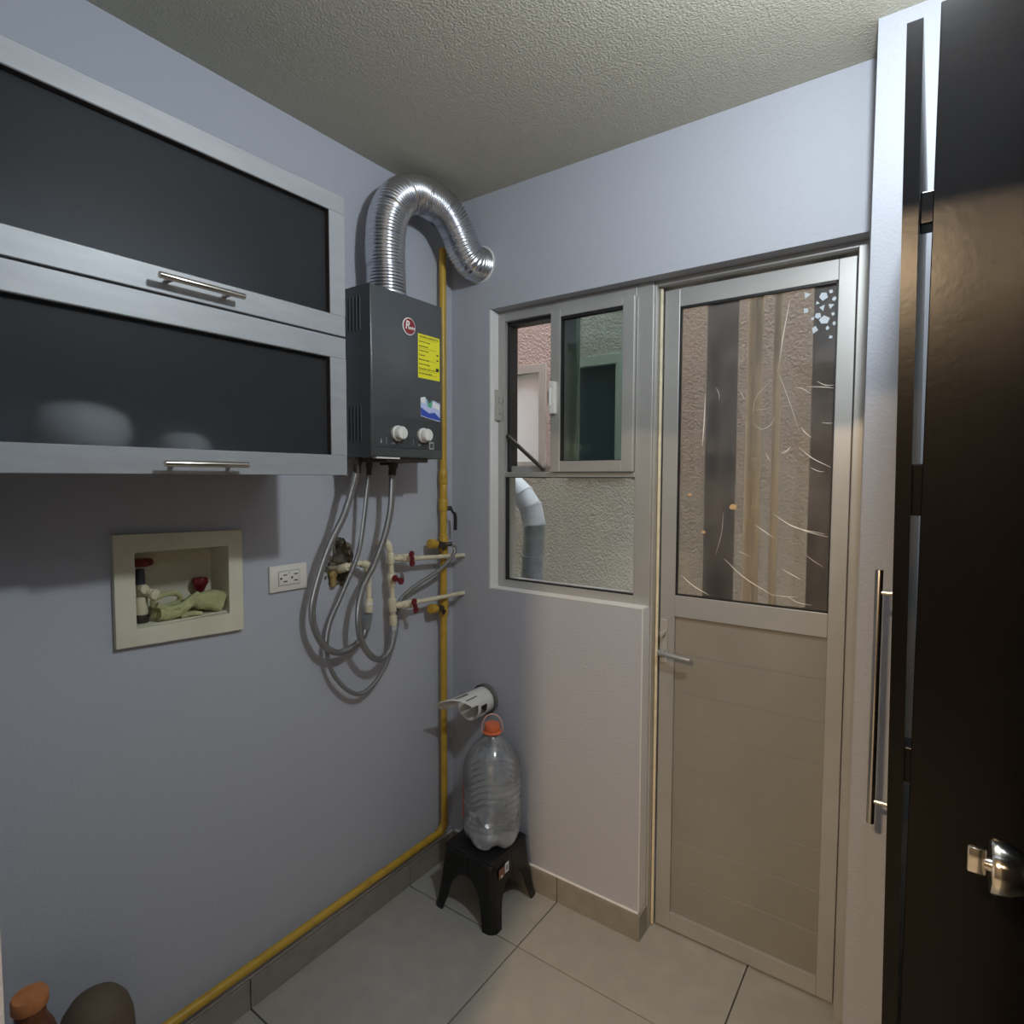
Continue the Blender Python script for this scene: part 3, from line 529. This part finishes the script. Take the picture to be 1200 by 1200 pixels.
for (x, y, z, dx, dy, tilt) in ((.053, -.296, 1.182, .03, 0, 0.1), (.053, -.283, 1.022, .03, 0, .25), (.05, -.3565, 1.118, .024, .006, 1.1)):
    M().cyl((x, y, z), (x + dx, y + dy, z), .0045, n=10).build('valve_stem', CPVC, wp, True)
    R = Matrix.Translation((x + dx, y + dy, z)) @ Matrix.Rotation(tilt, 4, 'X')
    h = M(); h.box(-.0035, .0035, -.007, .007, -.026, .026, .003, 2, R).box(-.004, .004, -.011, .011, .008, .022, .003, 2, R).box(-.004, .004, -.011, .011, -.022, -.008, .003, 2, R).box(-.004, .007, -.006, .006, -.006, .006, .002, 2, R).build('valve_handle', REDH, wp, True)

# ------------------------------------------------------------------ washer outlet box, taps, rag
ob = thing('outlet_box', 'cream plastic washing machine outlet box recessed in left wall', 'wall box', (0, -.99, 1.07))
fr = M().plate([[(-1.140, 1.066), (-.843, 1.050), (-.843, 1.312), (-1.140, 1.321)], [(-1.098, 1.104), (-.880, 1.099), (-.880, 1.274), (-1.098, 1.279)]], 0, .0006, .014).build('face_frame', CREAMB, ob)
M().box(-.078, -.075, -1.104, -.876, 1.1012, 1.278).box(-.078, -.0, -1.1045, -1.1005, 1.1012, 1.278).box(-.078, -.0, -.8795, -.8755, 1.1012, 1.278).box(-.078, -.0, -1.1005, -.8795, 1.1012, 1.1045).box(-.078, -.0, -1.1005, -.8795, 1.275, 1.278).build('liner', CREAMB, ob)
t1 = thing('tap_valve', 'left washer tap with dark red handle on grey and white body', 'tap', (-.04, -1.066, 1.105))
M().cyl((-.04, -1.066, 1.1048), (-.04, -1.066, 1.124), .016, n=18, bev=.002).build('base_nut', STEELD, t1, True)
M().cyl((-.04, -1.066, 1.124), (-.04, -1.066, 1.166), .0145, n=20, bev=.0015).build('body', CPVC, t1, True)
M().cyl((-.04, -1.066, 1.166), (-.04, -1.066, 1.196), .0085, n=14).cyl((-.04, -1.066, 1.178), (-.012, -1.052, 1.178), .0085, n=14, bev=.001).cyl((-.02, -1.05, 1.172), (-.008, -1.046, 1.172), .0125, n=12, bev=.002).cyl((-.03, -1.068, 1.186), (-.018, -1.064, 1.186), .0115, n=12, bev=.002).build('spout', CPVC, t1, True)
M().cyl((-.04, -1.066, 1.196), (-.04, -1.066, 1.232), .011, .009, n=14, bev=.001).build('bonnet', mat('dark blue grey bonnet', (0.04, 0.045, 0.07), 0.5), t1, True)
M().lathe([(.006, 1.230), (.021, 1.231), (.0245, 1.236), (.0245, 1.243), (.020, 1.248), (.006, 1.247)], (-.04, -1.064, .008), 32, mod=lambda r, z, a: (r * (1 + .08 * math.cos(5 * a)), z)).build('round_handle', REDH, t1, True)
t2 = thing('tap_valve', 'right washer tap with dark red handle behind the rag', 'tap', (-.055, -.92, 1.105))
M().cyl((-.055, -.92, 1.1048), (-.055, -.92, 1.155), .010, n=16).build('body', STEELD, t2, True)
M().lathe([(.008, 1.152), (.010, 1.158), (.016, 1.172), (.0185, 1.176), (.0185, 1.186), (.015, 1.190), (.003, 1.190)], (-.055, -.92, 0), 32, mod=lambda r, z, a: (r * (1 + .07 * math.cos(5 * a)), z)).build('round_handle', REDH, t2, True)
rg = M()
def lump(pts, rf, n=18, seed=0, amp=.004, sq=1.0):
    P = resample(smoothpath(pts, 8), .004); i0 = len(rg.b.verts); rg.tube(P, rf, n)
    rg.b.verts.ensure_lookup_table()
    for v in rg.b.verts[i0:]:
        nv = noise.noise_vector(v.co * 55 + Vector((seed, 0, 0))); v.co += nv * amp
lump([(-.016, -1.040, 1.124), (-.015, -1.02, 1.120), (-.012, -1.0, 1.120), (-.012, -.972, 1.136), (-.02, -.94, 1.150)], lambda t: .017 - .008 * t, 18, 1)
lump([(-.03, -1.045, 1.122), (-.04, -1.0, 1.116), (-.045, -.96, 1.118)], lambda t: .012, 14, 5)
ring = [(-.02 + .006 * math.sin(a), -1.018 + .032 * math.cos(a), 1.152 + .017 * math.sin(a)) for a in [i * 2 * PI / 40 for i in range(40)]]
i0 = len(rg.b.verts); rg.tube(ring, .0062, 10, closed=True); rg.b.verts.ensure_lookup_table()
for v in rg.b.verts[i0:]: v.co += noise.noise_vector(v.co * 60) * .0025
lump([(-.010, -1.044, 1.146), (-.01, -1.02, 1.132), (-.008, -.985, 1.137), (-.014, -.945, 1.158)], lambda t: .0075, 12, 9, .002)
lump([(-.018, -.978, 1.138), (-.018, -.955, 1.140), (-.018, -.93, 1.138), (-.018, -.906, 1.134), (-.02, -.892, 1.128)], lambda t: .009 + .021 * t ** .7, 22, 13, .005)
lump([(-.008, -.99, 1.109), (-.002, -.965, 1.112), (-.004, -.945, 1.108)], lambda t: .006, 10, 20, .003)
for v in rg.b.verts:
    v.co.z = max(v.co.z, 1.1050); v.co.x = max(min(v.co.x, .003), -.044)
tag(rg.build('rag', CLOTH, None, True, 60), 'crumpled yellow green rag with a loop, inside the outlet box', 'rag')

# ------------------------------------------------------------------ power outlet
po = thing('power_outlet', 'white double power outlet on left wall right of outlet box', 'outlet', (0, -.703, 1.166))
M().box(.0003, .008, -.762, -.644, 1.130, 1.204, .003).build('cover_plate', mat('off white outlet plastic', (0.72, 0.69, 0.63), 0.4), po, True)
M().box(.008, .0088, -.737, -.669, 1.146, 1.188).build('insert_edge', GREYP, po)
M().box(.008, .0102, -.735, -.671, 1.148, 1.186, .001).build('insert', bpy.data.materials['off white outlet plastic'], po, True)
for c in (-.720, -.686):
    sl = M(); sl.box(.0102, .0106, c - .002, c + .010, 1.1745, 1.1775).box(.0102, .0106, c - .002, c + .010, 1.1565, 1.1595).cyl((.0102, c - .009 if c < -.7 else c - .009, 1.167), (.0106, c - .009, 1.167), .0032, n=12); sl.build('socket_slots', INK, po)
M().cyl((.0102, -.703, 1.181), (.0112, -.703, 1.181), .002, n=10).build('test_button', GREYP, po)

# ------------------------------------------------------------------ cut plastic pipe in wall hole
vp = thing('vent_pipe', 'white cut plastic pipe with slots sticking out of the back wall', 'pipe', (ventc[0], -.01, ventc[1]))
M().lathe([(.0525, .012), (.0525, .10), (.0505, .10), (.0505, .012)], (ventc[0], -.03, ventc[1]), 40, axis=(0, 1, 0), caps=False).lathe([(.0465, .0), (.0555, .0), (.0555, .012), (.0465, .012)], (ventc[0], -.0125, ventc[1]), 40, axis=(0, 1, 0), caps=False).build('wall_ring', mat('grey ring', (0.16, 0.155, 0.145), 0.7, bump=(80, .5, 3, .003)), vp, True)
tb = M(); NA, NL = 72, 26; g = {}
def tpos(i, j, dr=0):
    a = 2 * PI * i / NA; t = j / NL          # a: 0 = +x, pi/2 = +z
    y = -.004 - .215 * t; over = max(0, (t - .6) / .4)
    r = .0475 + .006 * over ** 1.3 + dr
    return Vector((ventc[0] + r * math.cos(a) - .004 * over, y, ventc[1] + r * math.sin(a)))
def keep(i, j):                              # the upper left side runs on past the mouth as a tongue, two slots on top
    a = 360 * (i + .5) / NA; t = (j + .5) / NL
    if t > .46:
        lo = 22 if t < .62 else 22 + 95 * ((t - .62) / .38) ** .8
        hi = 178 if t < .75 else 178 - 40 * ((t - .75) / .25) ** 2
        if not lo < a < hi: return False
    if 86 < a < 104 and .46 < t < .78: return False
    if 54 < a < 61 and .40 < t < .66: return False
    if (a > 305 or a < 12) and .22 < t < .40: return False
    return True
for i in range(NA):
    for j in range(NL):
        if keep(i, j):
            q = []
            for (ii, jj) in ((i, j), (i + 1, j), (i + 1, j + 1), (i, j + 1)):
                k = (ii % NA, jj)
                if k not in g: g[k] = tb.b.verts.new(tpos(*k))
                q.append(g[k])
            tb.b.faces.new(q)
vt = tb.build('cut_tube', WHITEP, vp, True, 70); so = vt.modifiers.new('solid', 'SOLIDIFY'); so.thickness = .002; so.offset = -1

# ------------------------------------------------------------------ stool and bottle
stc = Vector((.268, -.134, 0)); st = thing('stool', 'low black plastic step stool in the corner, holding the bottle', 'stool', stc)
STH = .205
M().box(stc.x - .1015, stc.x + .1015, stc.y - .1015, stc.y + .1015, STH - .006, STH + .008, .0068, 3).box(stc.x - .090, stc.x + .090, stc.y - .090, stc.y + .090, STH + .007, STH + .0095, .001).build('seat', STOOLM, st, True)
def leg(sx_, sy_):
    m = M(); cols = []; hw = 1.0; rc = .22
    path = [(-0.0, 1.0, 0)]; path = []
    for k in range(14): path.append((k / 13 * (1 - rc), 1.0))                      # along one side, from its middle
    for k in range(1, 8): a = PI / 2 * (1 - k / 7); path.append(((1 - rc) + rc * math.cos(a), (1 - rc) + rc * math.sin(a)))
    for k in range(1, 14): path.append((1.0, (1 - rc) * (1 - k / 13)))
    for (u, v) in path:
        d = min(u, v)   # 0 at middle of side, near 1 at the corner
        if d >= .66: zl = 0.0
        elif d >= .54: zl = .135 * ((.66 - d) / .12) ** .75 * .62
        else: zl = .0837 + .055 * (1 - (d / .54) ** 2.2) ** .8
        col = []
        for k in range(9):
            z = zl + (STH + .001 - zl) * k / 8; f_ = z / STH; hs = .128 + (.103 - .128) * (f_ ** .85)
            if z < .012: hs += .003
            col.append(m.b.verts.new((stc.x + sx_ * u * hs, stc.y + sy_ * v * hs, z)))
        cols.append(col)
    for A, B in zip(cols, cols[1:]):
        for k in range(8): m.b.faces.new((A[k], A[k + 1], B[k + 1], B[k]))
    o = m.build('leg', STOOLM, st, True, 50); so = o.modifiers.new('solid', 'SOLIDIFY'); so.thickness = .005; so.offset = -1 if sx_ * sy_ > 0 else -1
for sx_ in (-1, 1):
    for sy_ in (-1, 1): leg(sx_, sy_)
# price sticker on the skirt facing right
ss = M().box(stc.x + .1105, stc.x + .1125, stc.y - .075, stc.y - .045, .150, .182).build('sticker', mat('brown sticker', (0.25, 0.10, 0.07), 0.5), st)
M().box(stc.x + .1105, stc.x + .1125, stc.y - .042, stc.y - .022, .155, .187, .0004).build('sticker', WHT, st)
M().box(stc.x + .1125, stc.x + .1129, stc.y - .037, stc.y - .027, .163, .180).build('sticker_mark', GREYP, st)
M().box(stc.x + .1125, stc.x + .1129, stc.y - .066, stc.y - .056, .152, .160).build('sticker_mark', WHT, st)
bt = thing('water_bottle', 'large clear plastic bottle with orange cap standing on the stool', 'bottle', (.286, -.124, .2145))
BC = Vector((.286, -.124, .2150)); BR = .1
def pet(r, z, a):
    if z < .06:
        k = (1 - z / .06); l = math.cos(5 * a + .6)
        return (r * (1 + .05 * l * k), z + .014 * max(0, -l) * k * (r > .02))
    return (r, z)
prof = [(.001, .016), (.03, .012), (.055, .002), (.070, .0), (.083, .008), (.092, .022), (.098, .042), (.1, .06), (.0965, .066), (.1, .074)]
M().lathe(prof, BC, 60, pet, caps=False).build('base', PETT, bt, True, 70)
z = .074; pr2 = [(.1, z)]
for k in range(7): pr2 += [(.1, z + .008), (.0975, z + .013), (.0975, z + .016), (.1, z + .021)]; z += .0235
pr2 += [(.1, .243), (.0985, .256), (.094, .274), (.085, .295), (.073, .314), (.059, .331), (.044, .346), (.031, .359), (.0225, .366), (.0225, .376)]
M().lathe(pr2, BC, 60, caps=False).build('body', PETM, bt, True, 70)
M().lathe([(.031, .371), (.032, .375), (.028, .378), (.022, .378)], BC, 32, caps=False).build('neck_ring', CAPO, bt, True)
M().lathe([(.0255, .378), (.0262, .380), (.0262, .398), (.0245, .402), (.001, .403)], BC, 48, mod=lambda r, z, a: (r * (1 + .012 * math.cos(24 * a)), z)).build('cap', CAPO, bt, True)
hp_ = [BC + Vector((.036 * math.cos(a) * .8, .036 * math.cos(a) * .6, .372 + .062 * max(0, math.sin(a)) ** .8)) for a in [PI * i / 20 for i in range(21)]]
M().tube(hp_, .0022, 8).build('carry_loop', mat('pale pink plastic', (0.72, 0.42, 0.36), 0.4), bt, True)
lab = M(); cols = []
for k in range(7):
    a = math.radians(213 + k * 3.3); cols.append([lab.b.verts.new(BC + Vector((.1008 * math.cos(a), .1008 * math.sin(a), z_))) for z_ in (.085, .20)] + [lab.b.verts.new(BC + Vector((.1002 * math.cos(a), .1002 * math.sin(a), z_))) for z_ in (.20, .085)])
for A_, B_ in zip(cols, cols[1:]):
    for k in range(4): lab.b.faces.new((A_[k], A_[(k + 1) % 4], B_[(k + 1) % 4], B_[k]))
lab.b.faces.new(cols[0]); lab.b.faces.new(cols[-1][::-1]); lab.build('printed_strip', REDP, bt)

# ------------------------------------------------------------------ tall closet at the right
cl = thing('tall_closet', 'tall dark wenge closet at the right edge with long bar handle', 'closet', (1.75, -.45, 0))
M().box(1.4688, XR - .003, -.738, -.720, .001, 2.05, .001, 1).build('side_panel', WENGE, cl)
M().box(1.4695, XR - .004, -.7195, -.1375, 2.028, 2.045).box(1.4695, XR - .004, -.7195, -.1375, .06, .078).box(XR - .02, XR - .004, -.7195, -.1375, .078, 2.028).box(1.4695, XR - .004, -.155, -.1375, .078, 2.028).box(1.5, XR - .004, -.7195, -.1375, .001, .06).build('carcass', WHITEP, cl)
lf = M(); P = []
for z in (.01, .5, .8, 1.1, 1.4, 1.7, 2.0385):
    dx = -.0165 * max(0, (z - .5) / 1.54)
    P.append([lf.b.verts.new(c) for c in ((1.4495 + dx, -.738, z), (1.4675 + dx, -.738, z), (1.4675 + dx, -.19, z), (1.4495 + dx, -.19, z))])
for A_, B_ in zip(P, P[1:]):
    for k in range(4): lf.b.faces.new((A_[k], A_[(k + 1) % 4], B_[(k + 1) % 4], B_[k]))
lf.b.faces.new(P[0][::-1]); lf.b.faces.new(P[-1]); leaf = lf.build('door_leaf', WENGE, cl)
M().cyl((1.3985, -.3, .745), (1.3985, -.3, 1.268), .0072, n=18, bev=.001).cyl((1.3985, -.3, 1.222), (1.4425, -.3, 1.222), .005, n=12).cyl((1.3985, -.3, .792), (1.447, -.3, .792), .005, n=12).build('bar_handle', CHROME, leaf, True)
for z0, z1 in ((1.785, 1.828), (1.40, 1.47), (1.03, 1.08)): M().box(1.4545, 1.4705, -.7185, -.68, z0, z1, .002).build('hinge', WENGE, leaf)

# entry door opened against the right side, only its knob reaches into view
d2 = struct(empty('door_2', (1.605, -1.25, 0)))
M().box(1.590, 1.627, -1.54, -.94, .008, 2.035, .002).build('door_leaf', WENGE, d2)
kz, ky = 1.098, -1.005
kn = M().lathe([(.031, 0), (.032, .004), (.028, .008), (.012, .010), (.0115, .022), (.017, .030), (.0235, .042), (.0248, .052), (.0235, .0545), (.008, .055)], (1.590, ky, kz), 36, axis=(-1, 0, 0)).build('door_knob', mat('polished nickel', (0.62, 0.60, 0.56), 0.13, metal=1), d2, True)
M().cyl((1.536, ky, kz), (1.531, ky, kz), .006, n=16).box(1.519, 1.533, ky - .003, ky + .003, kz - .011, kz + .013, .0015).build('thumb_turn', bpy.data.materials['polished nickel'], kn, True)

# ------------------------------------------------------------------ bottom left: brown bottle with lid, rounded placeholder for an unidentified brown shape
bb = thing('brown_bottle', 'brown bottle with flat terracotta orange lid at bottom left corner', 'bottle', (.15, -1.352, 0))
M().lathe([(.036, 0.0), (.041, .006), (.042, .02), (.042, .38), (.040, .40), (.034, .425), (.027, .44), (.024, .445), (.024, .47)], (.15, -1.352, .001), 36).build('body', AMBER, bb, True)
M().lathe([(.0268, .468), (.0282, .470), (.0282, .489), (.0262, .4925), (.001, .4925)], (.15, -1.352, .001), 48, mod=lambda r, z, a: (r * (1 + .01 * math.cos(28 * a)), z)).build('lid', TERRA, bb, True)
vv = thing('round_placeholder', 'olive brown round-topped placeholder for an unidentified shape beside the terracotta lid by the wall', 'placeholder', (.115, -1.238, 0))  # solid added for a brown rounded patch whose nature is unknown
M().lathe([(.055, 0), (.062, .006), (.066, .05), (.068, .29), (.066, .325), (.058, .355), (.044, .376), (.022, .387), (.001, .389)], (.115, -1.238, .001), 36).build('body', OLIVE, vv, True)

# ------------------------------------------------------------------ ceiling lamps (outside the frame)
t = thing('ceiling_bulb', 'bare cool white bulb hanging in a white socket from the laundry ceiling', 'lamp', (1.465, -.85, CEIL))
M().cyl((1.465, -.85, CEIL - .02), (1.465, -.85, CEIL - .0005), .045, n=28, bev=.004).cyl((1.465, -.85, CEIL - .10), (1.465, -.85, CEIL - .02), .004, n=12).cyl((1.465, -.85, CEIL - .09), (1.465, -.85, CEIL - .05), .022, n=24, bev=.002).build('socket', WHITEP, t, True)
M().lathe([(.012, -.060), (.014, -.075), (.024, -.095), (.031, -.115), (.033, -.130)], (1.465, -.85, CEIL - .03), 28).build('bulb_neck', WHITEP, t, True)
t = thing('ceiling_lamp', 'small round warm ceiling lamp of the kitchen behind the camera', 'lamp', (1.30, -3.0, CEIL)); M().cyl((1.3, -3, CEIL - .03), (1.3, -3, CEIL - .0005), .10, n=32, bev=.004).build('housing', WHITEP, t, True)
M().cyl((1.3, -3, CEIL - .045), (1.3, -3, CEIL - .03), .085, n=32, bev=.003).build('diffuser', LAMPK, t, True)
